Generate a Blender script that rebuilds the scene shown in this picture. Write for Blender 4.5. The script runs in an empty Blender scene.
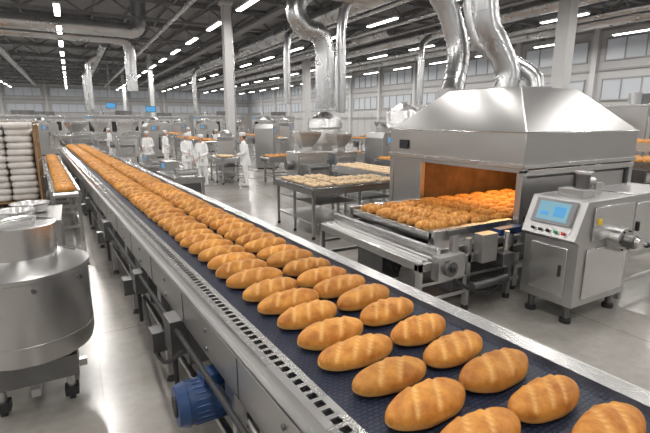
import bpy, bmesh, math, random
from mathutils import Vector, Matrix
random.seed(7)
rad=math.radians
scene=bpy.context.scene
# ---------------- materials ----------------
def newmat(name):
    m=bpy.data.materials.new(name); m.use_nodes=True
    nt=m.node_tree; b=nt.nodes['Principled BSDF']
    return m,nt,b
def pmat(name,col,rough=.5,metal=0.,noise=0.,scale=8.,stretch=(1,1,1),bump=0.,emit=None,es=0.,rvar=0.):
    m,nt,b=newmat(name)
    b.inputs['Base Color'].default_value=(*col,1)
    b.inputs['Roughness'].default_value=rough
    b.inputs['Metallic'].default_value=metal
    if emit:
        b.inputs['Emission Color'].default_value=(*emit,1); b.inputs['Emission Strength'].default_value=es
    if noise or bump or rvar:
        tc=nt.nodes.new('ShaderNodeTexCoord'); mp=nt.nodes.new('ShaderNodeMapping'); mp.inputs['Scale'].default_value=stretch
        nz=nt.nodes.new('ShaderNodeTexNoise'); nz.inputs['Scale'].default_value=scale; nz.inputs['Detail'].default_value=3 if metal else 5
        nt.links.new(tc.outputs['Object'],mp.inputs[0]); nt.links.new(mp.outputs[0],nz.inputs['Vector'])
        if noise:
            cr=nt.nodes.new('ShaderNodeValToRGB')
            cr.color_ramp.elements[0].position=.3; cr.color_ramp.elements[1].position=.7
            cr.color_ramp.elements[0].color=(*[c*(1-noise) for c in col],1)
            cr.color_ramp.elements[1].color=(*[min(1,c*(1+noise)) for c in col],1)
            nt.links.new(nz.outputs['Fac'],cr.inputs[0]); nt.links.new(cr.outputs[0],b.inputs['Base Color'])
        if rvar:
            mr=nt.nodes.new('ShaderNodeMapRange'); mr.inputs['To Min'].default_value=max(0.02,rough-rvar); mr.inputs['To Max'].default_value=rough+rvar
            nt.links.new(nz.outputs['Fac'],mr.inputs[0]); nt.links.new(mr.outputs[0],b.inputs['Roughness'])
        if bump:
            bp=nt.nodes.new('ShaderNodeBump'); bp.inputs['Strength'].default_value=bump; bp.inputs['Distance'].default_value=.01
            nt.links.new(nz.outputs['Fac'],bp.inputs['Height']); nt.links.new(bp.outputs[0],b.inputs['Normal'])
    return m
STEEL=pmat('brushed_steel',(.53,.525,.52),.34,1,.03,1.2,(1,1,2),rvar=.03)
STEELD=pmat('dark_steel',(.20,.20,.20),.4,1,.15,3,rvar=.05)
STEELL=pmat('polished_steel',(.66,.655,.65),.27,1,.02,1,rvar=.02)
GALV=pmat('galvanized_duct',(.60,.605,.615),.28,1,.05,1.5,rvar=.03)
BLACK=pmat('black_rubber',(.02,.02,.022),.6)
DARK=pmat('dark_gap',(.02,.02,.022),.7)
WHITEP=pmat('white_paint',(.62,.62,.62),.45,0,.05,1)
GREYP=pmat('grey_paint',(.27,.275,.28),.5,0,.08,2)
TRUSS=pmat('truss_paint',(.21,.213,.22),.5,0,.08,2)
CEIL=pmat('ceiling_sheet',(.24,.243,.25),.7,0,.1,1)
BLUEM=pmat('blue_motor_paint',(.018,.05,.14),.35,0,.1,10)
BLUEG=pmat('screen_blue',(.05,.2,.4),.2,0,emit=(.10,.35,.65),es=.6)
SCRG=pmat('screen_panel',(.15,.3,.38),.2,0,emit=(.22,.42,.52),es=.45)
RED=pmat('red_button',(.6,.02,.02),.4)
LIP=pmat('lips',(.45,.18,.14),.5)
GREENB=pmat('green_button',(.02,.4,.08),.4)
YEL=pmat('yellow_label',(.8,.55,.03),.5)
PASTRY=pmat('dough_pale',(.70,.52,.32),.6,0,.15,20)
SACK=pmat('flour_sack_paper',(.66,.63,.60),.8,0,.12,4,bump=.4)
CARD=pmat('cardboard',(.26,.16,.09),.8,0,.15,4)
WOOD=pmat('pallet_wood',(.30,.19,.10),.8,0,.2,5,(1,8,1))
CLOTH=pmat('white_cotton',(.90,.90,.91),.85,0,.04,6)
SKIN=pmat('skin',(.60,.34,.23),.5)
HAIR=pmat('hair',(.05,.03,.02),.6)
SHOE=pmat('white_shoe',(.6,.6,.6),.5)
OVENIN=pmat('oven_interior',(.16,.09,.045),.5,.5,.3,4)
LAMP=pmat('lamp_diffuser',(1,1,1),.5,0,emit=(1,.98,.95),es=9)
GLASS=pmat('window_frosted',(.50,.53,.56),.3,0,emit=(.85,.9,1),es=.07)
def breadmat():
    m,nt,b=newmat('bread_crust')
    N=nt.nodes.new; L=nt.links.new
    tc=N('ShaderNodeTexCoord'); oi=N('ShaderNodeObjectInfo')
    ad=N('ShaderNodeVectorMath'); ad.operation='ADD'
    L(tc.outputs['Object'],ad.inputs[0]); L(oi.outputs['Location'],ad.inputs[1])
    n1=N('ShaderNodeTexNoise'); n1.inputs['Scale'].default_value=11; n1.inputs['Detail'].default_value=7; n1.inputs['Roughness'].default_value=.62
    L(ad.outputs[0],n1.inputs['Vector'])
    cr=N('ShaderNodeValToRGB'); e=cr.color_ramp.elements
    e[0].position=.32; e[0].color=(.36,.115,.015,1); e[1].position=.68; e[1].color=(.68,.315,.060,1)
    L(n1.outputs['Fac'],cr.inputs[0])
    at=N('ShaderNodeAttribute'); at.attribute_name='pale'
    mx=N('ShaderNodeMix'); mx.data_type='RGBA'
    L(at.outputs['Fac'],mx.inputs['Factor']); L(cr.outputs[0],mx.inputs[6]); mx.inputs[7].default_value=(.84,.53,.19,1)
    hs=N('ShaderNodeHueSaturation'); mr=N('ShaderNodeMapRange'); mr.inputs['To Min'].default_value=.82; mr.inputs['To Max'].default_value=1.12
    L(oi.outputs['Random'],mr.inputs[0]); L(mr.outputs[0],hs.inputs['Value']); L(mx.outputs[2],hs.inputs['Color'])
    L(hs.outputs[0],b.inputs['Base Color']); b.inputs['Roughness'].default_value=.55
    b.inputs['Specular IOR Level'].default_value=.35
    n2=N('ShaderNodeTexNoise'); n2.inputs['Scale'].default_value=55; n2.inputs['Detail'].default_value=4; L(ad.outputs[0],n2.inputs['Vector'])
    bp=N('ShaderNodeBump'); bp.inputs['Strength'].default_value=.45; bp.inputs['Distance'].default_value=.005
    L(n2.outputs['Fac'],bp.inputs['Height']); L(bp.outputs[0],b.inputs['Normal'])
    return m
BREAD=breadmat()
def beltmat():
    m,nt,b=newmat('blue_modular_belt')
    N=nt.nodes.new; L=nt.links.new
    tc=N('ShaderNodeTexCoord'); br=N('ShaderNodeTexBrick')
    br.inputs['Scale'].default_value=1; br.inputs['Brick Width'].default_value=.03; br.inputs['Row Height'].default_value=.02
    br.inputs['Mortar Size'].default_value=.003
    br.inputs['Color1'].default_value=(.016,.027,.062,1); br.inputs['Color2'].default_value=(.024,.038,.082,1); br.inputs['Mortar'].default_value=(.004,.006,.011,1)
    L(tc.outputs['Object'],br.inputs['Vector']); L(br.outputs['Color'],b.inputs['Base Color'])
    b.inputs['Roughness'].default_value=.5
    bp=N('ShaderNodeBump'); bp.inputs['Strength'].default_value=.6; bp.inputs['Distance'].default_value=.003; bp.invert=True
    L(br.outputs['Fac'],bp.inputs['Height']); L(bp.outputs[0],b.inputs['Normal'])
    return m
BELT=beltmat()
def floormat():
    m,nt,b=newmat('polished_concrete')
    N=nt.nodes.new; L=nt.links.new
    tc=N('ShaderNodeTexCoord')
    n1=N('ShaderNodeTexNoise'); n1.inputs['Scale'].default_value=.8; n1.inputs['Detail'].default_value=8; n1.inputs['Roughness'].default_value=.6
    n2=N('ShaderNodeTexNoise'); n2.inputs['Scale'].default_value=12; n2.inputs['Detail'].default_value=5
    L(tc.outputs['Object'],n1.inputs['Vector']); L(tc.outputs['Object'],n2.inputs['Vector'])
    av=N('ShaderNodeMath'); av.operation='MULTIPLY_ADD'; av.inputs[1].default_value=.3; L(n2.outputs['Fac'],av.inputs[0]); L(n1.outputs['Fac'],av.inputs[2])
    cr=N('ShaderNodeValToRGB'); e=cr.color_ramp.elements
    e[0].position=.45; e[0].color=(.24,.225,.205,1); e[1].position=.85; e[1].color=(.38,.36,.33,1)
    L(av.outputs[0],cr.inputs[0])
    br=N('ShaderNodeTexBrick'); br.offset=0; br.inputs['Scale'].default_value=1; br.inputs['Brick Width'].default_value=5; br.inputs['Row Height'].default_value=5; br.inputs['Mortar Size'].default_value=.008
    br.inputs['Color1'].default_value=(1,1,1,1); br.inputs['Color2'].default_value=(1,1,1,1); br.inputs['Mortar'].default_value=(.6,.6,.6,1)
    L(tc.outputs['Object'],br.inputs['Vector'])
    mx=N('ShaderNodeMix'); mx.data_type='RGBA'; mx.blend_type='MULTIPLY'; mx.inputs['Factor'].default_value=1
    L(cr.outputs[0],mx.inputs[6]); L(br.outputs['Color'],mx.inputs[7]); L(mx.outputs[2],b.inputs['Base Color'])
    mr=N('ShaderNodeMapRange'); mr.inputs['To Min'].default_value=.12; mr.inputs['To Max'].default_value=.30
    L(n1.outputs['Fac'],mr.inputs[0]); L(mr.outputs[0],b.inputs['Roughness'])
    b.inputs['Specular IOR Level'].default_value=.7
    return m
FLOORM=floormat()
# ---------------- mesh builder ----------------
class B:
    def __init__(s,M=None):
        s.bm=bmesh.new(); s.mats=[]; s.M=M or Matrix.Identity(4)
    def mi(s,mat):
        if mat not in s.mats: s.mats.append(mat)
        return s.mats.index(mat)
    def _fin(s,verts,mat):
        i=s.mi(mat); fs=set()
        for v in verts:
            for f in v.link_faces: fs.add(f)
        for f in fs: f.material_index=i
    def box(s,x0,x1,y0,y1,z0,z1,mat,R=None):
        c=Vector(((x0+x1)/2,(y0+y1)/2,(z0+z1)/2))
        M=Matrix.Translation(c)@(R or Matrix.Identity(4))@Matrix.Diagonal((abs(x1-x0),abs(y1-y0),abs(z1-z0),1))
        r=bmesh.ops.create_cube(s.bm,size=1,matrix=s.M@M); s._fin(r['verts'],mat)
    def cyl(s,p,q,r,mat,seg=16,r2=None,caps=True):
        p=Vector(p);q=Vector(q);d=q-p
        M=Matrix.Translation((p+q)/2)@d.to_track_quat('Z','Y').to_matrix().to_4x4()
        rr=bmesh.ops.create_cone(s.bm,cap_ends=caps,segments=seg,radius1=r,radius2=r if r2 is None else r2,depth=d.length,matrix=s.M@M)
        s._fin(rr['verts'],mat)
    def sph(s,c,r,mat,sc=(1,1,1),u=16,v=10,R=None):
        M=Matrix.Translation(c)@(R or Matrix.Identity(4))@Matrix.Diagonal((r*sc[0],r*sc[1],r*sc[2],1))
        rr=bmesh.ops.create_uvsphere(s.bm,u_segments=u,v_segments=v,radius=1,matrix=s.M@M); s._fin(rr['verts'],mat)
    def rings(s,rings,mat,closed=True,cap=True):
        vs=[[s.bm.verts.new(s.M@Vector(p)) for p in r] for r in rings]; i=s.mi(mat)
        n=len(vs[0])
        for a,b in zip(vs[:-1],vs[1:]):
            for k in range(n if closed else n-1):
                f=s.bm.faces.new((a[k],a[(k+1)%n],b[(k+1)%n],b[k])); f.material_index=i
        if cap:
            f=s.bm.faces.new(vs[0][::-1]); f.material_index=i
            f=s.bm.faces.new(vs[-1]); f.material_index=i
    def lathe(s,c,prof,mat,seg=40,cap=True):
        c=Vector(c)
        s.rings([[c+Vector((r*math.cos(2*math.pi*k/seg),r*math.sin(2*math.pi*k/seg),z)) for k in range(seg)] for r,z in prof],mat,cap=cap)
    def prism(s,poly,y0,y1,mat,axis='Y'):
        def P(a,b,t):
            return Vector((a,t,b)) if axis=='Y' else (Vector((t,a,b)) if axis=='X' else Vector((a,b,t)))
        s.rings([[P(a,b,y0) for a,b in poly],[P(a,b,y1) for a,b in poly]],mat)
    def tube(s,pts,r,mat,seg=14,sub=5,ringstep=0,rr=1.07,corr=0):
        P=[Vector(p) for p in pts]
        Q=[]
        n=len(P)
        for i in range(n-1):
            p0=P[max(i-1,0)];p1=P[i];p2=P[i+1];p3=P[min(i+2,n-1)]
            for k in range(sub):
                t=k/sub
                Q.append(.5*((2*p1)+(p2-p0)*t+(2*p0-5*p1+4*p2-p3)*t*t+(3*p1-p0-3*p2+p3)*t**3))
        Q.append(P[-1])
        if corr:
            S=[Q[0]];need=corr
            for a,b_ in zip(Q[:-1],Q[1:]):
                L=(b_-a).length; pos=0
                while L-pos>=need:
                    pos+=need; S.append(a.lerp(b_,pos/L)); need=corr
                need-=(L-pos)
            Q=S
        rings=[];T=(Q[1]-Q[0]).normalized(); up=Vector((0,0,1)) if abs(T.z)<.9 else Vector((1,0,0))
        Nn=T.cross(up).normalized(); acc=0
        for i,q in enumerate(Q):
            t=(Q[min(i+1,len(Q)-1)]-Q[max(i-1,0)]).normalized()
            Nn=(Nn-t*Nn.dot(t)).normalized(); Bn=t.cross(Nn)
            R_=r
            rings.append([q+R_*(Nn*math.cos(2*math.pi*k/seg)+Bn*math.sin(2*math.pi*k/seg)) for k in range(seg)])
        s.rings(rings,mat)
        if ringstep:
            for i in range(1,len(Q)-1,ringstep):
                t=(Q[i+1]-Q[i-1]).normalized(); w=.02 if not corr else .014
                s.cyl(Q[i]-t*w,Q[i]+t*w,r*rr,mat,seg)
    def obj(s,name,loc=(0,0,0),rotz=0,parent=None,bevel=0,smooth=True):
        bm=s.bm
        bmesh.ops.recalc_face_normals(bm,faces=bm.faces[:])
        if smooth:
            for f in bm.faces: f.smooth=True
            for e in bm.edges:
                if len(e.link_faces)==2:
                    if e.calc_face_angle(0)>rad(32): e.smooth=False
        me=bpy.data.meshes.new(name); bm.to_mesh(me); bm.free()
        for m in s.mats: me.materials.append(m)
        o=bpy.data.objects.new(name,me); scene.collection.objects.link(o)
        o.location=loc; o.rotation_euler=(0,0,rotz)
        if parent: o.parent=parent
        if bevel:
            md=o.modifiers.new('bevel','BEVEL'); md.width=bevel; md.segments=2; md.limit_method='ANGLE'; md.angle_limit=rad(40)
        return o
def empty(name,loc=(0,0,0),rotz=0):
    e=bpy.data.objects.new(name,None); scene.collection.objects.link(e); e.location=loc; e.rotation_euler=(0,0,rotz); e.empty_display_size=.2
    return e
# ---------------- bread loaf meshes ----------------
def loafmesh(name,L=.40,W=.172,H=.110,seed=0,n=66,m=28,marks=True):
    rnd=random.Random(seed); bm=bmesh.new(); pale=bm.verts.layers.float.new('pale')
    if rnd.random()<.4: sc=[-.13*L+rnd.uniform(-.01,.01),.15*L+rnd.uniform(-.01,.01)]
    else: sc=[(-.25+rnd.uniform(-.03,.03))*L,rnd.uniform(-.03,.03)*L,(.25+rnd.uniform(-.03,.03))*L]
    sl=rnd.uniform(.6,1.0); bend=rnd.uniform(-.012,.012)
    ph=rnd.uniform(0,6)
    rings=[]
    for i in range(n+1):
        u=math.sin((i/n-.5)*math.pi)
        u=.5*u+.5*(2*i/n-1) if 0<i<n else u
        f=max(0,(1-abs(u)**2.3))**.55
        if i in(0,n): f=0.0
        x=u*L/2; ring=[]
        for j in range(m):
            a=2*math.pi*j/m; c,sn=math.cos(a),math.sin(a)
            wob=1+.03*math.sin(3*u+ph)+.02*math.sin(7*u+ph*2)
            y=W/2*f*math.copysign(abs(c)**.88,c)*wob+bend*(1-u*u)
            zc=H*.40
            z=zc+((H-zc)*(f**.85)*sn*wob if sn>0 else zc*(f**.6)*math.copysign(abs(sn)**.45,sn))
            if f==0: z=zc
            pv=0.
            if sn>.25 and marks:
                for s0 in sc:
                    dd=(x-s0-sl*y)
                    g=math.exp(-(dd/.010)**2)*min(1,(sn-.25)*2.5); z-=.010*g
                    z+=.005*math.exp(-((dd-.024)/.013)**2)*min(1,(sn-.25)*2.5)
                    pv=max(pv,g*.65)
            if sn<.05: pv=max(pv,min(1,.7*(.05-sn)*2))
            v=bm.verts.new((x,y,z)); v[pale]=pv; ring.append(v)
        rings.append(ring)
    for a,b in zip(rings[:-1],rings[1:]):
        for k in range(m): bm.faces.new((a[k],a[(k+1)%m],b[(k+1)%m],b[k]))
    bmesh.ops.remove_doubles(bm,verts=bm.verts[:],dist=1e-5)
    bmesh.ops.recalc_face_normals(bm,faces=bm.faces[:])
    for f in bm.faces: f.smooth=True
    me=bpy.data.meshes.new(name); bm.to_mesh(me); bm.free(); me.materials.append(BREAD); return me
LOAVES=[loafmesh('loaf_mesh_%d'%i,seed=i) for i in range(7)]
LOAVESLO=[loafmesh('loaf_low_%d'%i,seed=20+i,n=20,m=12) for i in range(3)]
def putloaf(parent,x,y,z,rz,lo=False,s=1.):
    o=bpy.data.objects.new('loaf',random.choice(LOAVESLO if lo else LOAVES)); scene.collection.objects.link(o)
    o.location=(x,y,z); o.rotation_euler=(random.uniform(-.03,.03),0,rz+(math.pi if random.random()<.5 else 0)+random.uniform(-.07,.07))
    k=s*random.uniform(.97,1.03); o.scale=(k*random.uniform(.95,1.02),k,k*random.uniform(.93,1.07)); o.parent=parent
# ---------------- room ----------------
X0,X1,Y0,Y1,ZC=-24,31,-9,86,9.2
b=B(); b.box(X0-.3,X1+.3,Y0-.3,Y1+.3,-.2,0,FLOORM); b.obj('floor',smooth=False)
b=B(); b.box(X0-.3,X1+.3,Y0-.3,Y1+.3,ZC,ZC+.2,CEIL)
b.obj('ceiling',smooth=False)
WALLM=pmat('wall_panel',(.54,.54,.54),.6,0,.06,.5)
MULL=pmat('window_mullion',(.36,.365,.37),.5)
def wall(name,axis,pos,a0,a1,sgn):
    b=B()
    def bx(a,c,z0,z1,d0,d1,mat):
        lo,hi=sorted((pos+sgn*d0,pos+sgn*d1))
        if axis=='X': b.box(lo,hi,a,c,z0,z1,mat)
        else: b.box(a,c,lo,hi,z0,z1,mat)
    bx(a0,a1,0,ZC,-.25,0,WALLM)
    b.obj(name,smooth=False)
    a=a0+3
    b=B()
    while a<a1-3:
        bx(a-.18,a+.18,0,ZC,0,.3,WHITEP)
        for z0 in (3.6,6.1):
            bx(a+.6,a+5.4,z0,z0+1.3,.0,.04,GLASS)
            for q in (.6,1.8,3.0,4.2,5.4): bx(a+q-.03,a+q+.03,z0,z0+1.3,0,.1,MULL)
            bx(a+.55,a+5.45,z0-.06,z0+.02,0,.12,MULL); bx(a+.55,a+5.45,z0+1.28,z0+1.36,0,.12,MULL)
        for q in (1.5,3.0,4.5): bx(a+q-.02,a+q+.02,0,3.2,0,.02,MULL)
        a+=6
    for z in (2.6,5.5,8.0): bx(a0,a1,z-.06,z+.06,0,.14,MULL)
    bx(a0,a1,0,.3,0,.06,GREYP)
    b.obj('trim_'+name.split('_')[1],smooth=False)
wall('wall_right','X',X1,Y0,Y1,-1)
wall('wall_left','X',X0,Y0,Y1,1)
wall('wall_back','Y',Y1,X0,X1,-1)
wall('wall_front','Y',Y0,X0,X1,1)
# trusses
b=B()
y=8
while y<Y1:
    b.box(X0,X1,y-.14,y+.14,8.9,9.15,TRUSS); b.box(X0,X1,y-.12,y+.12,7.95,8.1,TRUSS)
    x=X0
    k=0
    while x<X1-1.4:
        p,q=((x,y,8.05),(x+1.4,y,8.95)) if k%2==0 else ((x,y,8.95),(x+1.4,y,8.05))
        b.cyl(p,q,.06,TRUSS,6); x+=1.4;k+=1
    y+=7
for x in range(X0+2,X1,2): b.box(x-.06,x+.06,Y0,Y1,8.96,9.17,TRUSS)
b.obj('roof_trusses',smooth=False)
for cx,cys in ((7.0,(22,46,70)),(19,(12.5,37,61))):
    for cy in cys:
        b=B(); w=.19 if cx<10 else .28
        b.box(-w,w,-w,w,0,9.15,WHITEP); b.box(-w-.1,w+.1,-w-.1,w+.1,0,.25,GREYP); b.box(-w-.08,w+.08,-w-.08,w+.08,7.6,7.75,WHITEP)
        b.box(-w-.02,w+.02,-w-.02,w+.02,.25,1.3,GREYP)
        b.cyl((w+.08,0,.25),(w+.08,0,7.6),.04,GALV,8)
        b.obj('steel_column',(cx,cy,0),bevel=.01)
# lights
b=B()
lampdata=bpy.data.lights.new('lamp_strip','AREA'); lampdata.shape='RECTANGLE'; lampdata.size=.22; lampdata.size_y=2.2; lampdata.energy=130; lampdata.color=(1,.965,.925)
emp=empty('ceiling_lamps')
for ix,x in enumerate((-21,-14,-7,0,7,14,21,27.5)):
    yy=-6
    while yy<84:
        b.box(x-.13,x+.13,yy-1.2,yy+1.2,7.02,7.1,WHITEP); b.box(x-.11,x+.11,yy-1.15,yy+1.15,6.98,7.02,LAMP)
        b.cyl((x,yy-.9,7.1),(x,yy-.9,9.1),.012,GREYP,5); b.cyl((x,yy+.9,7.1),(x,yy+.9,9.1),.012,GREYP,5)
        o=bpy.data.objects.new('lamp',lampdata); scene.collection.objects.link(o); o.location=(x,yy,6.96); o.parent=emp
        yy+=5
b.obj('ceiling_light_fixtures',smooth=False)
# ---------------- ceiling ducts and pipes ----------------
def duct_straight(b,p,q,r,step=1.6):
    p=Vector(p);q=Vector(q);d=(q-p);n=int(d.length/step)
    b.cyl(p,q,r,GALV,20)
    for i in range(1,n):
        c=p+d*i/n; t=d.normalized()*.03; b.cyl(c-t,c+t,r*1.06,GALV,20)
b=B()
duct_straight(b,(-20,29.3,7.35),(3,29.3,7.35),.42)
duct_straight(b,(-20,33,7.4),(3,33,7.4),.3)
b.tube([(3,33,7.4),(3.6,33,7.35),(3.9,33.2,6.9),(3.9,33.3,5.8),(3.9,33.3,4.2)],.35,GALV,seg=18,ringstep=4)
b.tube([(3,29.3,7.35),(3.8,29.3,7.4),(4.1,29.3,8.0),(4.1,29.3,9.1)],.42,GALV,seg=18,ringstep=4)
duct_straight(b,(12,14,7.5),(12,80,7.5),.45)
duct_straight(b,(20.2,10,7.6),(20.2,80,7.6),.4)
duct_straight(b,(-4,35,7.5),(-4,80,7.5),.25)
duct_straight(b,(17.2,22.5,7.5),(17.2,80,7.5),.3)
duct_straight(b,(25.6,8,7.5),(25.6,80,7.5),.35)
duct_straight(b,(2.6,36,7.5),(2.6,80,7.5),.25)
for (x,y) in ((12,24),(12,34),(12,46),(20.2,22),(20.2,32),(17.2,27),(2.6,42),(2.6,52)):
    b.tube([(x,y,7.4),(x-.6,y,7.1),(x-.9,y,6.4),(x-.9,y,3.2)],.2,GALV,seg=14,ringstep=4)
b.tube([(9.6,17,2.75),(9.6,17,3.2),(9.6,17,4.2),(9.6,17,5.1),(9.35,17,5.75),(8.7,17,5.9),(8.3,17,6.4),(8.5,17,7.1),(9.4,17,7.5),(11.7,17,7.5)],.40,GALV,seg=20,ringstep=3)
b.tube([(10.6,17.3,2.6),(10.6,17.3,4.2),(10.6,17.3,6.2),(10.9,17.3,7.2),(11.8,17.3,7.5)],.22,GALV,seg=16,ringstep=3)
b.obj('ventilation_duct')
b=B(); duct_straight(b,(13.3,10.5,7.4),(13.3,80,7.4),.12); duct_straight(b,(15.5,10.5,7.2),(15.5,80,7.2),.1); duct_straight(b,(5.2,15,7.4),(5.2,80,7.4),.12)
duct_straight(b,(23.6,8,7.4),(23.6,80,7.4),.14); duct_straight(b,(24.2,8,7.4),(24.2,80,7.4),.08); duct_straight(b,(-9.5,35,7.4),(-9.5,80,7.4),.12)
b.box(9.3,9.8,18,80,7.45,7.55,TRUSS); b.box(17.9,18.3,10,80,7.4,7.5,TRUSS)
b.obj('service_pipes')
# ---------------- main conveyor ----------------
MR=rad(3.2)
conv=empty('bread_conveyor',(0,0,0),MR)
L0,L1=-.9,22.5; ZB=1.14; XL,XR=.857,1.85
b=B()
b.box(XL-.01,XR+.01,L0,L1,ZB-.02,ZB,BELT)
b.obj('belt',parent=conv,smooth=False)
b=B()
b.box(XL-.012,XL,L0,L1,ZB-.1,ZB+.035,STEELL)
b.box(XL-.035,XL-.012,L0,L1,ZB+.027,ZB+.035,STEELL)
b.box(XL-.10,XL-.075,L0,L1,ZB+.027,ZB+.035,STEELL)
y=L0
while y<L1-.08:
    b.box(XL-.075,XL-.035,y,y+.022,ZB+.027,ZB+.035,STEELL); y+=.058
b.box(XL-.105,XL-.012,L0,L1,ZB+.0,ZB+.008,DARK)  # near-black strip, shade below the open slots put in as colour
b.box(XL-.112,XL-.10,L0,L1,ZB-.05,ZB+.035,STEELL)
b.box(XL-.15,XL-.112,L0,L1,ZB-.05,ZB-.04,STEEL)
b.box(XL-.155,XL-.143,L0,L1,ZB-.27,ZB-.04,STEEL)
b.box(XL-.15,XL-.08,L0,L1,ZB-.28,ZB-.27,STEEL)
for yy in range(0,22):
    b.cyl((XL-.165,yy+.4,ZB-.1),(XL-.15,yy+.4,ZB-.1),.014,STEELD,8); b.cyl((XL-.165,yy+.4,ZB-.22),(XL-.15,yy+.4,ZB-.22),.014,STEELD,8)
    b.box(XL-.158,XL-.152,yy+.9,yy+.905,ZB-.27,ZB-.04,DARK)
b.box(XR,XR+.012,L0,L1,ZB-.1,ZB+.04,STEELL)
b.box(XR+.012,XR+.10,L0,L1,ZB+.03,ZB+.04,STEELL)
b.box(XR+.10,XR+.112,L0,L1,ZB-.25,ZB+.04,STEEL)
b.box(XL-.05,XR+.05,L0,L1,ZB-.13,ZB-.09,STEELD)
y=.4
while y<L1:
    for x in (XL-.10,XR+.05):
        b.box(x-.03,x+.03,y-.03,y+.03,.06,ZB-.2,STEEL)
        b.cyl((x,y,0),(x,y,.07),.045,BLACK,12,r2=.02)
    b.box(XL-.1,XR+.05,y-.025,y+.025,.25,.3,STEEL)
    b.box(XL-.1,XR+.05,y-.025,y+.025,ZB-.36,ZB-.3,STEEL)
    b.box(XL-.15,XL-.05,y-.07,y+.07,ZB-.42,ZB-.27,STEEL)
    y+=1.65
b.box(XL-.12,XL-.08,.4,L1-.6,.40,.44,STEEL)
b.box(XR+.03,XR+.07,.4,L1-.6,.40,.44,STEEL)
b.box(XL,XR,L0,L1,ZB-.30,ZB-.28,BELT)
for y,s in ((2.95,1),(4.3,.8),(6.6,1),(9.2,.8),(12.3,1)):
    b.box(XL-.24,XL-.13,y,y+.2*s,.62,.62+.26*s,STEELD)
    b.cyl((XL-.2,y+.1,.3),(XL-.2,y+.1,.64),.018,BLACK,8)
    b.box(XL-.3,XL-.13,y+.35,y+.5,.5,.66,STEELD)
    b.box(XL-.1,XL+.4,y+.1,y+.6,.46,.8,STEELD)
b.tube([(XL-.2,.9,.80),(XL-.2,2.5,.82),(XL-.19,5,.80),(XL-.19,9,.82)],.018,BLACK,8)
b.tube([(XL-.22,2.7,.78),(XL-.26,3.3,.45),(XL-.2,4.2,.62)],.016,BLACK,8)
b.obj('frame',parent=conv,bevel=0)
# motor
b=B()
cx,cy,cz=XL-.17,2.34,.64
A=Vector((-1,.04,0)).normalized()
def P(t,dz=0,dy=0): return Vector((cx,cy,cz))+A*t+Vector((0,dy,dz))
b.cyl(P(-.12),P(.14),.125,BLUEM,32)
for k in range(22):
    a=k*math.pi/11
    o=Vector((0,math.cos(a)*.127,math.sin(a)*.127)); b.cyl(P(-.10)+o,P(.11)+o,.005,BLUEM,6)
b.cyl(P(.14),P(.20),.134,BLUEM,32,r2=.115); b.cyl(P(.20),P(.21),.06,BLACK,20)
b.cyl(P(-.16),P(-.12),.138,BLUEM,28); b.cyl(P(-.26),P(-.16),.1,STEELD,20)
b.box(cx-.05,cx+.07,cy-.06,cy+.06,cz+.11,cz+.17,BLUEM)
b.box(cx+.16,cx+.3,cy-.14,cy+.14,cz-.2,cz+.2,STEELD)
b.cyl((cx+.12,cy-.02,cz+.04),(cx+.12,cy-.95,cz-.12),.022,STEELL,12)
b.box(cx+.02,cx+.1,cy-.32,cy-.14,cz+.02,cz+.15,STEELD)
b.obj('drive_motor',parent=conv,bevel=.004)
loaves=empty('bread_loaves',(0,0,0),MR)
y=-.35
while y<L1-.2:
    lo=y>8
    for lx in (XL+.29,XL+.70):
        putloaf(loaves,lx+random.uniform(-.01,.01),y+random.uniform(-.012,.012)+(.02 if lx>1.3 else 0),ZB+.001,0,lo)
    y+=.232
# ---------------- oven ----------------
oven=empty('tunnel_oven',(0,0,0))
OX0,OX1,OY0,OY1=4.98,7.65,3.65,6.41
b=B()
ring=lambda x0,x1,y0,y1,z:[(x0,y0,z),(x1,y0,z),(x1,y1,z),(x0,y1,z)]
b.rings([ring(OX0,OX1,OY0,OY1,1.68),ring(OX0,OX1,OY0,OY1,2.10),ring(OX0+.03,OX1-.03,OY0+.03,OY1-.03,2.13),ring(5.72,7.2,4.35,5.88,2.70),ring(5.77,7.15,4.4,5.83,2.74)],STEEL)
b.box(OX0-.015,OX1+.015,OY0-.015,OY1+.015,2.09,2.11,STEELL)
b.obj('hood',parent=oven,bevel=.012)
b=B()
b.tube([(6.15,6.15,2.3),(6.15,6.15,2.7),(6.38,6.3,3.1),(6.5,6.4,3.6),(6.32,6.5,4.2),(6.02,6.6,4.8),(5.9,6.65,6.5),(5.9,6.65,9.1)],.2,GALV,seg=32,sub=10,corr=.05,ringstep=4,rr=1.06)
b.tube([(6.5,5.3,2.7),(6.58,5.3,3.05),(6.4,5.42,3.5),(6.2,5.52,4.0),(6.15,5.55,5.5),(6.15,5.55,9.1)],.2,GALV,seg=32,sub=10,corr=.05,ringstep=4,rr=1.06)
b.tube([(6.95,5.0,2.7),(6.95,5.1,3.0),(6.75,5.6,3.35),(6.55,6.0,3.75),(6.45,6.15,5.0),(6.45,6.15,9.1)],.14,GALV,seg=28,sub=10,corr=.05,ringstep=4,rr=1.06)
for x,y in ((6.15,6.15),(6.5,5.3),(6.95,5.0)): b.cyl((x,y,2.3 if x<6.3 else 2.70),(x,y,2.80),.25,STEEL,28)
b.obj('exhaust_duct',parent=oven)
b=B()
for (x,y) in ((OX0+.05,OY0+.05),(OX0+.05,OY1-.05),(OX1-.05,OY0+.05),(OX1-.05,OY1-.05),(OX0+.05,5.62),(6.3,OY0+.05)):
    b.box(x-.045,x+.045,y-.045,y+.045,.05,1.68,STEEL); b.cyl((x,y,0),(x,y,.06),.05,BLACK,12)
b.box(OX0-.02,OX0+.0,OY0-.02,OY1+.02,1.64,1.70,STEELL); b.box(OX0-.02,OX1,OY0-.02,OY0,1.64,1.70,STEELL)
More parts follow.
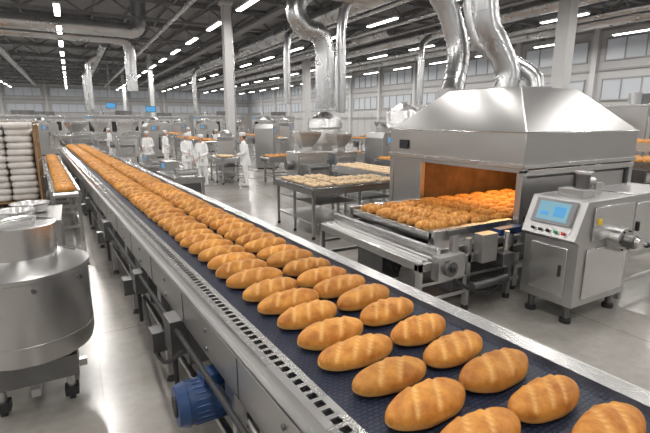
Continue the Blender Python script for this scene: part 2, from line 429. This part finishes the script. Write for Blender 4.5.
b.box(OX0+.1,OX1-.1,OY1-.12,OY1-.08,.6,1.66,OVENIN); b.box(OX1-.1,OX1-.06,OY0+.1,OY1-.1,.5,1.66,OVENIN)
b.box(OX0+.12,OX1-.1,5.62,5.66,.6,1.66,OVENIN)
b.box(OX0+.1,OX1-.1,OY0+.10,OY0+.14,.35,1.62,STEELD)
b.box(OX0+.12,OX1-.1,OY0+.14,OY0+.15,.6,1.66,OVENIN)
b.box(5.15,6.2,OY0+.06,OY0+.10,.98,1.5,STEEL); b.box(6.4,7.5,OY0+.06,OY0+.10,.98,1.5,STEEL)
b.box(OX0,OX1,OY0+.0,OY0+.1,.80,.9,STEEL); b.box(OX0,OX1,OY0,OY0+.08,.3,.38,STEEL); b.box(OX0,OX1,OY0,OY0+.06,1.54,1.62,STEELL)
b.box(OX0+.02,OX0+.06,5.66,OY1-.1,.5,1.66,STEEL)
b.box(OX0+.0,OX0+.1,OY0,OY1,1.58,1.66,STEEL)
b.box(OX0+.1,OX1-.1,OY0+.1,OY1-.1,.5,.55,STEELD)
b.box(OX0-.03,OX0,5.9,6.12,1.78,1.93,BLACK)
b.obj('oven_body',parent=oven,bevel=.006)
b=B()
CX0,CX1,CY0,CY1,CZ=3.6,7.5,3.84,5.5,.92
b.box(CX0+.04,CX1,CY0+.0,CY1-.0,CZ-.03,CZ,STEELD)
b.box(CX0,CX0+.05,CY0-.05,CY1+.05,CZ-.07,CZ+.02,STEELL)
b.box(CX0,OX0,CY0-.1,CY0,CZ-.14,CZ+.05,STEELL); b.box(CX0,OX0,CY1,CY1+.1,CZ-.14,CZ+.05,STEELL)
b.box(CX0-.02,OX0,CY0-.24,CY0-.1,CZ-.2,CZ-.13,STEEL)
for k in range(9):
    x=CX0+.1+k*.16; b.cyl((x,CY0-.02,CZ-.1),(x,CY1+.02,CZ-.1),.03,STEELD,12)
b.box(3.15,3.21,3.5,5.75,.62,.72,STEELL); b.box(3.15,4.95,5.70,5.76,.62,.72,STEEL); b.box(3.15,4.95,3.5,3.56,.6,.7,STEEL)
b.box(3.21,4.9,3.56,5.7,.6,.62,STEELD)
for k in range(4): b.cyl((3.28+k*.09,3.56,.69),(3.28+k*.09,5.7,.69),.032,STEEL,12)
b.box(3.42,3.48,3.5,5.75,.76,.84,STEELL)
for y in (3.53,5.73):
    for x in (3.2,3.95,4.7):
        b.box(x-.03,x+.03,y-.03,y+.03,.05,.9 if x>3.3 else .7,STEEL); b.cyl((x,y,0),(x,y,.06),.045,BLACK,12)
    b.box(3.2,4.9,y-.02,y+.02,.22,.27,STEEL)
    b.box(3.2,4.9,y-.02,y+.02,.42,.46,STEEL)
b.box(3.18,3.22,3.53,5.73,.3,.34,STEEL)
b.box(3.35,3.75,3.38,3.5,.5,.78,STEEL); b.cyl((3.5,3.38,.64),(3.5,3.33,.64),.09,STEELD,20); b.cyl((3.5,3.33,.64),(3.5,3.30,.64),.03,BLACK,12)
b.box(4.0,4.25,3.36,3.5,.62,.96,STEEL); b.box(4.3,4.5,3.3,3.5,.55,.7,STEELD)
b.cyl((3.9,3.4,.35),(4.5,3.4,.35),.06,STEELD,14); b.cyl((4.45,3.4,.5),(4.45,3.4,.95),.035,STEELL,12)
b.box(3.62,3.7,3.45,3.52,.7,1.05,STEEL); b.box(3.5,3.78,3.42,3.46,1.0,1.06,STEELD)
b.box(4.45,4.9,3.5,3.62,.86,.94,BLUEM)
b.tube([(3.6,3.42,.5),(3.9,3.36,.3),(4.3,3.38,.25),(4.5,3.4,.5)],.018,BLACK,8)
b.tube([(3.3,4.2,.55),(3.5,4.3,.3),(3.9,4.6,.4),(4.2,4.6,.6)],.018,BLACK,8)
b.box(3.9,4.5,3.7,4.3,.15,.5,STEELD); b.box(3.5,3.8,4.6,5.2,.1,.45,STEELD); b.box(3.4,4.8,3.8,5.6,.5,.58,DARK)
b.obj('discharge_conveyor',parent=oven,bevel=.004)
x=CX0+.22
while x<7.2:
    y=CY0+.1
    while y<CY1-.06:
        putloaf(oven,x+random.uniform(-.02,.02),y+random.uniform(-.01,.01),CZ+.001,random.uniform(-.12,.12),x>5.2,.95); y+=.175
    x+=.38
ld=bpy.data.lights.new('oven_heater','AREA'); ld.energy=34; ld.color=(1,.58,.25); ld.shape='RECTANGLE'; ld.size=1.8; ld.size_y=1.4
o=bpy.data.objects.new('oven_heater',ld); scene.collection.objects.link(o); o.location=(6.3,4.65,1.6); o.parent=oven
# ---------------- control cabinet ----------------
b=B()
cM=Matrix.Translation((4.50,2.60,0))@Matrix.Diagonal((1.14,1.30,1.10,1))@Matrix.Translation((-4.55,-2.62,0))
b.M=cM
b.prism([(4.62,.2),(4.62,.86),(4.55,.9),(4.70,1.28),(5.50,1.28),(5.56,1.22),(5.56,.2)],2.62,3.12,STEEL)
for x in (4.7,5.46):
    for y in (2.7,3.04): b.cyl((x,y,.05),(x,y,.2),.03,STEELD,12); b.cyl((x,y,0),(x,y,.05),.05,BLACK,14)
Rs=Matrix.Rotation(math.atan2(.15,.38),4,'Y')
def onpanel(y0,y1,t0,t1,d,mat):
    c=Vector((4.55,0,.9))+(Vector((.15,0,.38)))*((t0+t1)/2)+Vector((-.93,0,.368))*(d/2)
    h=(t1-t0)*.408
    M=cM@Matrix.Translation((c.x,(y0+y1)/2,c.z))@Rs@Matrix.Diagonal((d,abs(y1-y0),h,1))
    rr=bmesh.ops.create_cube(b.bm,size=1,matrix=M); b._fin(rr['verts'],mat)
onpanel(2.69,3.05,.3,.93,.03,GREYP); onpanel(2.73,3.01,.38,.86,.036,SCRG); onpanel(2.76,2.86,.5,.76,.040,BLUEG); onpanel(2.9,2.98,.5,.6,.040,BLUEG)
for k,mm in enumerate((RED,GREENB,BLACK,BLACK,BLACK)): onpanel(2.72+k*.07,2.745+k*.07,.1,.17,.03,mm)
b.box(4.60,4.62,2.7,3.04,.3,.8,STEELL); b.box(4.585,4.60,2.74,2.76,.5,.62,BLACK)
b.box(4.75,5.45,2.605,2.62,.28,.8,STEELL); b.box(4.85,4.91,2.59,2.605,1.04,1.1,YEL)
b.box(4.80,5.48,2.6,2.62,.88,1.22,STEELL)
b.cyl((5.2,2.62,.86),(5.2,2.52,.86),.13,STEEL,28); b.cyl((5.2,2.52,.86),(5.2,2.44,.86),.07,STEELD,20)
b.cyl((5.2,2.44,.86),(5.2,2.40,.86),.05,STEELL,16); b.cyl((5.26,2.44,.86),(5.36,2.42,.82),.018,STEELL,10); b.sph((5.37,2.42,.815),.03,BLACK)
for k in range(6):
    a=k*math.pi/3; b.cyl((5.2+.105*math.cos(a),2.52,.86+.105*math.sin(a)),(5.2+.105*math.cos(a),2.505,.86+.105*math.sin(a)),.012,BLACK,6)
b.cyl((5.05,2.87,1.28),(5.05,2.87,1.34),.11,STEEL,24); b.cyl((5.05,2.87,1.34),(5.05,2.87,1.5),.06,STEELD,24); b.cyl((5.05,2.87,1.5),(5.05,2.87,1.53),.08,STEELL,24)
b.cyl((5.3,2.87,1.28),(5.3,2.87,1.40),.05,STEELL,18); b.box(4.85,5.0,2.75,2.98,1.28,1.36,STEEL)
b.cyl((5.05,2.87,1.42),(5.22,2.87,1.42),.04,STEEL,14)
b.obj('control_cabinet',bevel=.006)
b=B()
b.box(5.9,6.9,2.75,3.3,.55,1.34,STEEL); b.box(5.87,6.93,2.72,3.33,1.34,1.38,STEELL); b.box(5.97,6.83,2.735,2.75,.62,1.26,STEELL); b.box(6.01,6.05,2.71,2.735,.9,1.02,BLACK)
for x in (5.95,6.85):
    for y in (2.8,3.25): b.box(x-.03,x+.03,y-.03,y+.03,.0,.55,STEEL)
b.box(5.95,6.85,2.78,2.82,.2,.25,STEEL)
b.obj('electrical_cabinet',bevel=.008)
# ---------------- kettle ----------------
b=B()
b.lathe((0,0,0),[(.05,.40),(.36,.41),(.43,.45),(.45,.52),(.45,1.09),(.468,1.10),(.468,1.135),(.44,1.15),(.30,1.205),(.252,1.22)],STEEL,72)
b.lathe((0,0,0),[(.248,1.2),(.248,1.44),(.265,1.44),(.265,1.462),(.25,1.465),(.235,1.462),(.22,1.45),(.05,1.455)],STEELL,72)
b.lathe((0,0,0),[(.450,.60),(.455,.603),(.455,.613),(.450,.616)],STEEL,72,cap=False)
for k in range(4):
    a=math.pi/4+k*math.pi/2; x,y=.33*math.cos(a),.33*math.sin(a)
    b.cyl((x,y,.1),(x,y,.45),.03,STEEL,12); b.box(x-.05,x+.05,y-.05,y+.05,.05,.12,BLACK); b.cyl((x-.02,y,.05),(x+.02,y,.05),.05,BLACK,16)
b.box(-.36,.36,-.03,.03,.16,.22,STEEL); b.box(-.03,.03,-.36,.36,.16,.22,STEEL)
b.cyl((0,0,.2),(0,0,.42),.1,STEELD,20); b.box(-.3,.3,-.28,.1,.22,.40,STEELD)
b.cyl((.28,.1,1.19),(.36,.13,1.17),.03,STEELD,10)
for k in range(8):
    a=k*math.pi/4+.2; b.cyl((.45*math.cos(a),.45*math.sin(a),1.04),(.475*math.cos(a),.475*math.sin(a),1.04),.018,STEELD,8)
b.tube([(.1,.06,1.45),(.1,.06,1.5),(-.1,-.06,1.5),(-.1,-.06,1.45)],.012,STEELL,8)
b.obj('mixing_kettle',(-.45,4.10,0))
# ---------------- generic bakery equipment ----------------
def conveyor(name,x,y,rz,L,W,h,load=None,beltm=STEELD):
    e=empty(name,(x,y,0),rz)
    b=B()
    b.box(0,W,0,L,h-.04,h,beltm); b.box(-.04,0,0,L,h-.16,h+.04,STEELL); b.box(W,W+.04,0,L,h-.16,h+.04,STEELL)
    b.cyl((0,0,h-.04),(W,0,h-.04),.05,STEEL,14); b.cyl((0,L,h-.04),(W,L,h-.04),.05,STEEL,14)
    n=max(2,int(L/1.6)+1)
    for k in range(n):
        yy=.15+(L-.3)*k/(n-1)
        for xx in (.0,W): b.box(xx-.03,xx+.03,yy-.03,yy+.03,0,h-.1,STEEL)
        b.box(0,W,yy-.02,yy+.02,.25,.3,STEEL); b.box(0,W,yy-.02,yy+.02,h-.3,h-.25,STEEL)
    b.box(-.02,.02,.15,L-.15,.3,.34,STEEL); b.box(W-.02,W+.02,.15,L-.15,.3,.34,STEEL)
    b.box(-.12,-.04,L*.4,L*.4+.35,h-.45,h-.12,STEELD)
    if load=='dough':
        for i in range(int(L/.22)):
            for j in range(int(W/.3)):
                b.sph((.17+j*.3,.15+i*.22,h+.03),.1,PASTRY,(1.1,.75,.5),10,6)
    b.obj('frame',parent=e)
    if load=='bread':
        yy=.15
        while yy<L-.1:
            xx=.21
            while xx<W-.12:
                putloaf(e,xx,yy,h+.001,0,True,.9); xx+=.38
            yy+=.2
    return e
def table(name,x,y,rz,L,W,h,stuff='dough'):
    b=B()
    b.box(0,W,0,L,h-.05,h,STEELL); b.box(.05,W-.05,.05,L-.05,.28,.31,STEEL)
    for xx in (.05,W-.05):
        for yy in (.05,L/2,L-.05): b.box(xx-.025,xx+.025,yy-.025,yy+.025,.05,h-.05,STEEL); b.cyl((xx,yy,0),(xx,yy,.06),.035,BLACK,10)
    b.box(0,W,0,.03,h-.14,h-.04,STEEL); b.box(0,.03,0,L,h-.14,h-.04,STEEL); b.box(W-.03,W,0,L,h-.14,h-.04,STEEL)
    b.box(.1,W-.1,.1,L-.1,h-.34,h-.32,STEELD)
    if stuff=='dough':
        for i in range(int(L/.56)):
            for j in range(int(W/.56)):
                x0,y0=.04+j*.56,.04+i*.56
                b.box(x0,x0+.5,y0,y0+.5,h,h+.015,STEELD); 
                for p in range(3):
                    for q in range(4): b.sph((x0+.09+p*.16,y0+.08+q*.115,h+.035),.07,PASTRY,(1,.65,.5),10,6)
    if stuff=='machine':
        b.box(.08,W-.08,.1,L*.5,.31,h-.06,STEELD); b.box(.1,W-.1,L*.55,L-.1,.31,.6,STEELD)
        b.box(.1,.45,L*.6,L*.95,h,h+.3,STEEL); b.box(.09,.1,L*.65,L*.8,h+.12,h+.24,BLUEG); b.cyl((.15,.3,h+.1),(W-.1,.3,h+.1),.08,STEEL,16); b.box(.1,.14,.2,.4,h,h+.2,STEEL); b.box(W-.14,W-.1,.2,.4,h,h+.2,STEEL)
    return b.obj(name,(x,y,0),rz,bevel=.004)
def hopper(name,x,y,rz,s=1.):
    b=B(Matrix.Scale(s,4))
    b.box(-.5,.5,-.4,.4,.25,1.15,STEEL); b.box(-.42,.42,-.415,-.4,.35,1.05,STEELL); b.box(-.52,.52,-.42,.42,1.15,1.2,STEELL)
    for xx in (-.42,.42):
        for yy in (-.32,.32): b.cyl((xx,yy,0),(xx,yy,.25),.04,STEELD,10)
    b.rings([ring(-.16,.16,-.14,.14,1.2),ring(-.16,.16,-.14,.14,1.32),ring(-.36,.36,-.3,.3,1.7),ring(-.36,.36,-.3,.3,1.82),ring(-.32,.32,-.27,.27,1.82),ring(-.14,.14,-.12,.12,1.4)],STEELL)
    b.box(.5,.58,-.25,.1,.7,1.1,GREYP); b.box(.58,.59,-.2,.05,.85,1.05,BLUEG); b.cyl((.59,0,.78),(.61,0,.78),.03,RED,12)
    b.cyl((-.7,0,.8),(-.5,0,.8),.14,STEELD,18); b.box(-.3,.3,-.9,-.4,.72,.8,STEELD); b.box(-.34,-.3,-.9,-.4,.7,.86,STEEL); b.box(.3,.34,-.9,-.4,.7,.86,STEEL)
    for xx in (-.3,.3): b.box(xx-.03,xx+.03,-.86,-.8,0,.72,STEEL)
    return b.obj(name,(x,y,0),rz,bevel=.008)
def mixer(name,x,y,rz,s=1.):
    b=B(Matrix.Scale(s,4))
    b.prism([(-.8,.05),(-.8,1.45),(-.7,1.6),(.25,1.65),(.4,1.5),(.4,1.2),(-.25,1.15),(-.3,.35),(.35,.3),(.35,.05)],-.33,.33,STEEL)
    b.box(-.75,.3,-.28,.28,0,.06,BLACK)
    b.lathe((.12,0,0),[(.1,.34),(.33,.36),(.42,.5),(.44,.95),(.47,.96),(.47,.99),(.43,.99),(.38,.5),(.1,.42)],STEELL,28)
    b.cyl((.12,0,.6),(.12,0,1.25),.04,STEELD,12); b.tube([(.12,0,.65),(.3,0,.7),(.3,.1,.85),(.12,.05,.95)],.025,STEELL,8)
    b.lathe((-.3,0,0),[(.25,1.58),(.25,1.75),(.15,1.85),(.03,1.88)],STEEL,20)
    b.box(-.6,-.2,-.345,-.33,1.25,1.5,GREYP); b.box(-.55,-.4,-.35,-.34,1.32,1.46,BLUEG); b.cyl((-.28,-.33,1.38),(-.28,-.36,1.38),.03,RED,12)
    return b.obj(name,(x,y,0),rz,bevel=.01)
def silo(name,x,y,r=.6,h=2.6):
    b=B()
    b.lathe((0,0,0),[(.1,.6),(.12,.7),(r,1.3),(r,h),(r*.98,h+.03),(r*.3,h+.3),(r*.2,h+.32),(r*.2,h+.4)],STEELL,32)
    for k in range(4):
        a=k*math.pi/2+.4; b.cyl((r*math.cos(a),r*math.sin(a),0),(r*math.cos(a),r*math.sin(a),1.7),.05,STEEL,10)
    b.cyl((0,0,.3),(0,0,.62),.14,STEELD,14); b.lathe((0,0,0),[(r*1.01,1.9),(r*1.03,1.91),(r*1.03,1.96),(r*1.01,1.97)],STEEL,32,cap=False)
    return b.obj(name,(x,y,0))
def proofer(name,x,y,rz,L=3.,W=1.8,h=2.7):
    b=B()
    b.box(0,L,0,W,.15,h,STEEL); b.box(.05,L-.05,.05,W-.05,0,.15,BLACK); b.box(-.03,L+.03,-.03,W+.03,h,h+.08,STEELL)
    n=int(L/1.0)
    for k in range(n):
        a0=.05+k*(L-.1)/n; a1=a0+(L-.1)/n-.06
        b.box(a0,a1,-.04,0,.25,h-.3,STEELL); b.box(a0+.25,a1-.25,-.05,-.04,1.2,h-.55,DARK); b.cyl((a0+.1,-.09,.9),(a0+.1,-.09,1.4),.018,BLACK,8)
    b.box(0,L,-.03,0,h-.26,h-.06,GREYP); b.box(.2,.5,-.045,-.03,h-.22,h-.1,BLUEG)
    b.cyl((L*.3,W*.5,h),(L*.3,W*.5,h+.5),.2,GALV,16); b.box(L*.55,L*.85,W*.3,W*.7,h+.08,h+.5,STEELD)
    return b.obj(name,(x,y,0),rz,bevel=.01)
table('pastry_worktable',3.8,7.2,0,1.75,1.15,1.0)
table('pastry_worktable',5.05,7.5,0,1.2,1.15,.95)
conveyor('pastry_conveyor',6.6,7.2,0,4,.9,.95,'dough')
conveyor('cooling_conveyor',8.6,5.6,0,6.4,1.0,1.0,'bread')
conveyor('cooling_conveyor',10.0,9.6,rad(-90),5,.9,1.2,'bread')
conveyor('cooling_conveyor',9.9,3.0,0,3.6,1.2,1.4,'bread')
conveyor('cooling_conveyor',11.6,3.0,0,4.6,1.2,1.7,'bread')
hopper('dough_divider',6.6,12.9,0,1.05); hopper('dough_divider',8.0,13.2,.2,1.0)
mixer('dough_mixer',9.9,12.8,.3,1.15); mixer('dough_mixer',5.6,18.2,1.2,1.)
table('dough_sheeter',2.0,10.8,MR,2.0,.75,.9,'machine')
table('dough_sheeter',1.9,14.0,MR,1.6,.7,.9,'machine')
table('steel_worktable',4.5,15.4,0,1.6,.9,.95,'dough')
conveyor('pastry_conveyor',6.0,15.4,rad(-90),4.2,.8,.95,'bread')
silo('flour_silo',11.9,14.5,.7,2.6); silo('flour_silo',13.6,14.8,.7,2.6); silo('flour_silo',9.6,17,.7,2.3)
for (x,y,k) in ((2.6,27,0),(4.9,29.5,1),(8.6,27,0),(9.0,33,1),(12,22,0),(13,28.5,1),(19.8,20,1),(19.4,26,0),(24,22,1),(4.2,38,0),(9,42,1),(13,38,0),(21.5,36,1),(1.6,33,0),(-4.6,33.6,0),(-8.2,38,1),(-3,44,0),(-9.4,26,0),(-12,32,1),(-6.6,23,1),(.2,29,0),(-1.4,35,1),(.8,39,0),(-13,40,0),(8.4,20.4,1)):
    if k: mixer('dough_mixer',x,y,random.uniform(-1,1),1.3)
    else: hopper('dough_divider',x,y,random.uniform(-.5,.5),1.2)
for (x,y,L) in ((5.2,21,6),(10,24,6),(14.2,18,8),(16.2,16,8),(21,10,10),(24.2,8,10),(15.4,30,8),(6.5,34,8),(-3.6,24,8),(-6.5,28,8),(28.5,10,12)):
    conveyor('bread_cooling_line',x,y,0,L,1.0,1.0+random.random()*.3,'bread')
for (x,y,r,L) in ((13.2,9.8,0,4),(16.3,7.6,0,3.2),(26.2,22,rad(-90),6),(10.8,46,0,5),(17,46,0,5),(1.2,48,0,5),(-8,50,0,6),(22.5,28,rad(-90),4),(-17,24,0,5),(-18,34,0,6),(-6.5,56,0,6),(6,58,0,6)):
    proofer('proofing_cabinet',x,y,r,L)
conveyor('bread_transfer_conveyor',-.41,9.3,MR,10,.40,.95,'bread')
b=B()
b.box(0,1.5,0,1.3,.86,.92,STEEL); 
for x in (.05,1.45):
    for y in (.05,1.25): b.box(x-.03,x+.03,y-.03,y+.03,0,.86,STEEL)
b.box(.05,1.45,.05,1.25,.3,.33,STEEL); b.box(.1,.7,.2,1.0,.33,.8,STEELD)
for x,y in ((.35,.35),(.95,.3),(.4,.95),(1.1,.85)):
    b.lathe((x,y,.92),[(.05,.0),(.2,.01),(.24,.12),(.26,.125),(.26,.14),(.23,.14),(.19,.03),(.05,.02)],STEELL,24)
b.obj('steel_worktable',(-1.75,6.9,0),bevel=.004)
def sackstack(name,x,y,nx,ny,nz):
    b=B()
    W,D,Hh=.62,.8,.17
    b.box(-.05,nx*W+.05,-.05,ny*D+.05,.12,.15,WOOD)
    for k in range(3): b.box(-.05+k*(nx*W)/2,.05+k*(nx*W)/2,-.05,ny*D+.05,0,.12,WOOD)
    for k in range(nz):
        for i in range(nx):
            for j in range(ny):
                cx=(i+.5)*W+random.uniform(-.02,.02); cy=(j+.5)*D+random.uniform(-.02,.02); cz=.16+(k+.5)*Hh
                n=20; rings=[]
                for t in range(7):
                    u=-1+2*t/6; zz=cz+u*Hh*.52; f=(1-abs(u)**4)**.25*1.0 if abs(u)<1 else .82
                    rg=[]
                    for a in range(n):
                        th=2*math.pi*a/n; c,s_=math.cos(th),math.sin(th)
                        rg.append((cx+W*.5*f*math.copysign(abs(c)**.4,c),cy+D*.5*f*math.copysign(abs(s_)**.4,s_),zz+random.uniform(-.004,.004)))
                    rings.append(rg)
                b.rings(rings,SACK)
    b.box(nx*W+.02,nx*W+.05,0,ny*D,.15,.16+nz*Hh*.9,CARD)
    for j in range(ny+1): b.box(nx*W+.04,nx*W+.08,j*D-.03,j*D+.03,.12,.1+nz*Hh,WOOD)
    for k in range(1,5): b.box(nx*W+.05,nx*W+.07,0,ny*D,.15+k*nz*Hh/4-.03,.15+k*nz*Hh/4+.03,WOOD)
    return b.obj(name,(x,y,0))
sackstack('flour_sack_pallet',-4.03,14.0,5,2,12)
sackstack('flour_sack_pallet',-5.2,18.0,5,3,12)
for (x,y,z) in ((3.4,46,3.6),(6.1,41,3.2)):
    b=B(); b.box(-.42,.42,-.03,.05,-.25,.25,BLACK); b.box(-.39,.39,-.04,-.03,-.21,.21,BLUEG); b.cyl((0,.05,.2),(0,.05,7.95-z),.03,GREYP,8)
    b.obj('hanging_display',(x,y,z),rad(-10))
# ---------------- workers ----------------
def skinned(verts,edges,radii,root=0,sub=2):
    me=bpy.data.meshes.new('sk'); me.from_pydata([Vector(v) for v in verts],edges,[])
    o=bpy.data.objects.new('sk',me); scene.collection.objects.link(o)
    m=o.modifiers.new('Skin','SKIN'); m.use_smooth_shade=True
    sl=me.skin_vertices[0].data
    for i,r in enumerate(radii):
        sl[i].radius=(r,r) if not isinstance(r,tuple) else r
        sl[i].use_root=(i==root)
    s=o.modifiers.new('s','SUBSURF'); s.levels=sub; s.render_levels=sub
    dg=bpy.context.evaluated_depsgraph_get(); dg.update()
    me2=bpy.data.meshes.new_from_object(o.evaluated_get(dg))
    bpy.data.objects.remove(o); return me2
def addmesh(name,me,mat,parent):
    me.materials.clear(); me.materials.append(mat)
    for p in me.polygons: p.use_smooth=True; p.material_index=0
    o=bpy.data.objects.new(name,me); scene.collection.objects.link(o); o.parent=parent; return o
def worker(x,y,rz,armL,armR,step=.0,lean=.0,s=1.):
    e=empty('bakery_worker',(x,y,0),rz); e.scale=(s,s,s)
    ly=lean
    V=[(0,0,.96),(0,ly*.4,1.15),(0,ly*.8,1.33),(0,ly,1.46),(0,ly+.01,1.54)]
    E=[(0,1),(1,2),(2,3),(3,4)]; R=[(.165,.125),(.15,.115),(.175,.12),(.10,.08),(.05,.05)]
    hands=[]
    for sg,(el,wr) in ((-1,armL),(1,armR)):
        n=len(V); sh=(sg*.185,ly,1.43)
        V+= [sh,el,((el[0]+wr[0])/2,(el[1]+wr[1])/2,(el[2]+wr[2])/2),wr]; R+=[.068,.052,.047,.038]
        E+=[(2,n),(n,n+1),(n+1,n+2),(n+2,n+3)]; hands.append((sg,Vector(el),Vector(wr)))
    for sg in (-1,1):
        n=len(V); V+=[(sg*.095,0,.86),(sg*.105,sg*step*.5+.015,.5),(sg*.105,sg*step-.01,.10)]; R+=[.105,.075,.05]
        E+=[(0,n),(n,n+1),(n+1,n+2)]
    addmesh('body_suit',skinned(V,E,R),CLOTH,e)
    b=B(); n=28
    def el(z,a,c,yo): return [(a*math.cos(2*math.pi*k/n),yo+c*math.sin(2*math.pi*k/n)+.006*math.sin(k*2.3),z) for k in range(n)]
    b.rings([el(.72,.225,.175,0),el(.85,.215,.165,0),el(1.0,.19,.14,ly*.2),el(1.12,.17,.13,ly*.35),el(1.3,.19,.135,ly*.75),el(1.4,.175,.12,ly*.9)],CLOTH)
    b.box(-.006,.006,.12,.185,.74,1.2,WHITEP)
    for sg in (-1,1): b.box(sg*.12-.05,sg*.12+.05,.12,.165,.86,.96,WHITEP)
    b.obj('coat',parent=e)
    hz=1.64; hy=ly+.03
    b=B()
    b.sph((0,hy,hz),.1,SKIN,(.78,.95,1.2),24,16)
    b.sph((0,hy+.02,hz-.06),.065,SKIN,(.85,.95,.9),16,10)
    b.cyl((0,ly+.01,1.47),(0,hy,1.58),.052,SKIN,16)
    b.cyl((0,hy+.088,hz+.01),(0,hy+.112,hz-.02),.009,SKIN,10,r2=.016)
    for sg in (-1,1):
        b.sph((sg*.078,hy-.005,hz-.005),.025,SKIN,(.35,.7,1),10,8)
        b.sph((sg*.03,hy+.084,hz+.015),.011,WHITEP,(1.2,.6,.8),10,6); b.sph((sg*.03,hy+.09,hz+.015),.006,HAIR,(1,.5,1),8,6)
        b.box(sg*.03-.016,sg*.03+.016,hy+.085,hy+.093,hz+.033,hz+.038,HAIR)
    b.box(-.022,.022,hy+.082,hy+.092,hz-.055,hz-.047,LIP)
    b.sph((0,hy-.012,hz+.005),.101,HAIR,(.80,.93,1.05),20,12)
    b.lathe((0,hy-.01,0),[(.088,hz+.035),(.094,hz+.05),(.094,hz+.09),(.10,hz+.10),(.095,hz+.13),(.06,hz+.145),(.02,hz+.148)],CLOTH,24)
    b.obj('head',parent=e)
    for sg,elb,wr in hands:
        d=(wr-elb).normalized(); side=d.cross(Vector((0,0,1)))
        if side.length<.2: side=Vector((0,1,0))
        side.normalize(); nrm=side.cross(d).normalized()
        if nrm.z>0: nrm=-nrm
        V=[wr-d*.01,wr+d*.04,];E=[(0,1)];R=[.026,(.03,.02)]
        for k,(o_,l) in enumerate(((-.03,.07),(-.01,.082),(.011,.078),(.031,.062))):
            n=len(V); base=wr+d*.075+side*o_; V+=[base,base+d*l*.45+nrm*.008,base+d*l*.9+nrm*.03]; R+=[.0105,.009,.0075]; E+=[(1,n),(n,n+1),(n+1,n+2)]
        n=len(V); tb=wr+d*.03-side*.035*sg; V+=[tb,tb+d*.03-side*.02*sg+nrm*.01,tb+d*.055-side*.022*sg+nrm*.02]; R+=[.012,.010,.008]; E+=[(1,n),(n,n+1),(n+1,n+2)]
        addmesh('hand',skinned(V,E,R,sub=1),SKIN,e)
    b=B()
    for sg in (-1,1):
        yy=sg*step
        b.sph((sg*.105,yy+.045,.045),.05,SHOE,(.95,2.6,.9),16,8); b.box(sg*.105-.045,sg*.105+.045,yy-.075,yy+.165,0,.025,GREYP)
        b.cyl((sg*.105,yy-.01,.04),(sg*.105,yy-.01,.16),.052,CLOTH,14)
    b.obj('shoes',parent=e)
    return e
hang=lambda sg:((sg*.25,-.02,1.15),(sg*.25,.06,.90))
bent=lambda sg,f=.0:((sg*.24,.02,1.14),(sg*.14+f*.1,.27,1.05))
worker(5.15,14.7,rad(75),bent(-1),bent(1),lean=.05,s=1.04)
worker(3.85,15.5,rad(130),bent(-1),hang(1),step=.06)
worker(3.75,17.3,rad(-160),hang(-1),bent(1),step=.04)
worker(3.0,21.8,rad(150),bent(-1),bent(1),lean=.06)
worker(3.9,22.6,rad(-120),hang(-1),bent(1))
worker(12.0,20.2,rad(160),hang(-1),bent(1))
worker(2.0,30.5,rad(100),bent(-1),bent(1)); worker(6.9,31.0,rad(-140),hang(-1),hang(1))
worker(-5.0,30.5,rad(200),bent(-1),hang(1)); worker(7.0,24.6,rad(120),bent(-1),hang(1))
# ---------------- camera ----------------
cam=bpy.data.cameras.new('camera'); co=bpy.data.objects.new('camera',cam); scene.collection.objects.link(co)
co.location=(0,0,2.25); co.rotation_euler=(rad(90-12.3),0,rad(-29.5)); cam.sensor_width=36; cam.lens=440/650*36; cam.clip_end=300
scene.camera=co
w=bpy.data.worlds.new('world'); scene.world=w; w.use_nodes=True; w.node_tree.nodes['Background'].inputs[0].default_value=(.6,.65,.7,1); w.node_tree.nodes['Background'].inputs[1].default_value=.4
scene.view_settings.view_transform='Standard'
print('SCRIPT_OK')
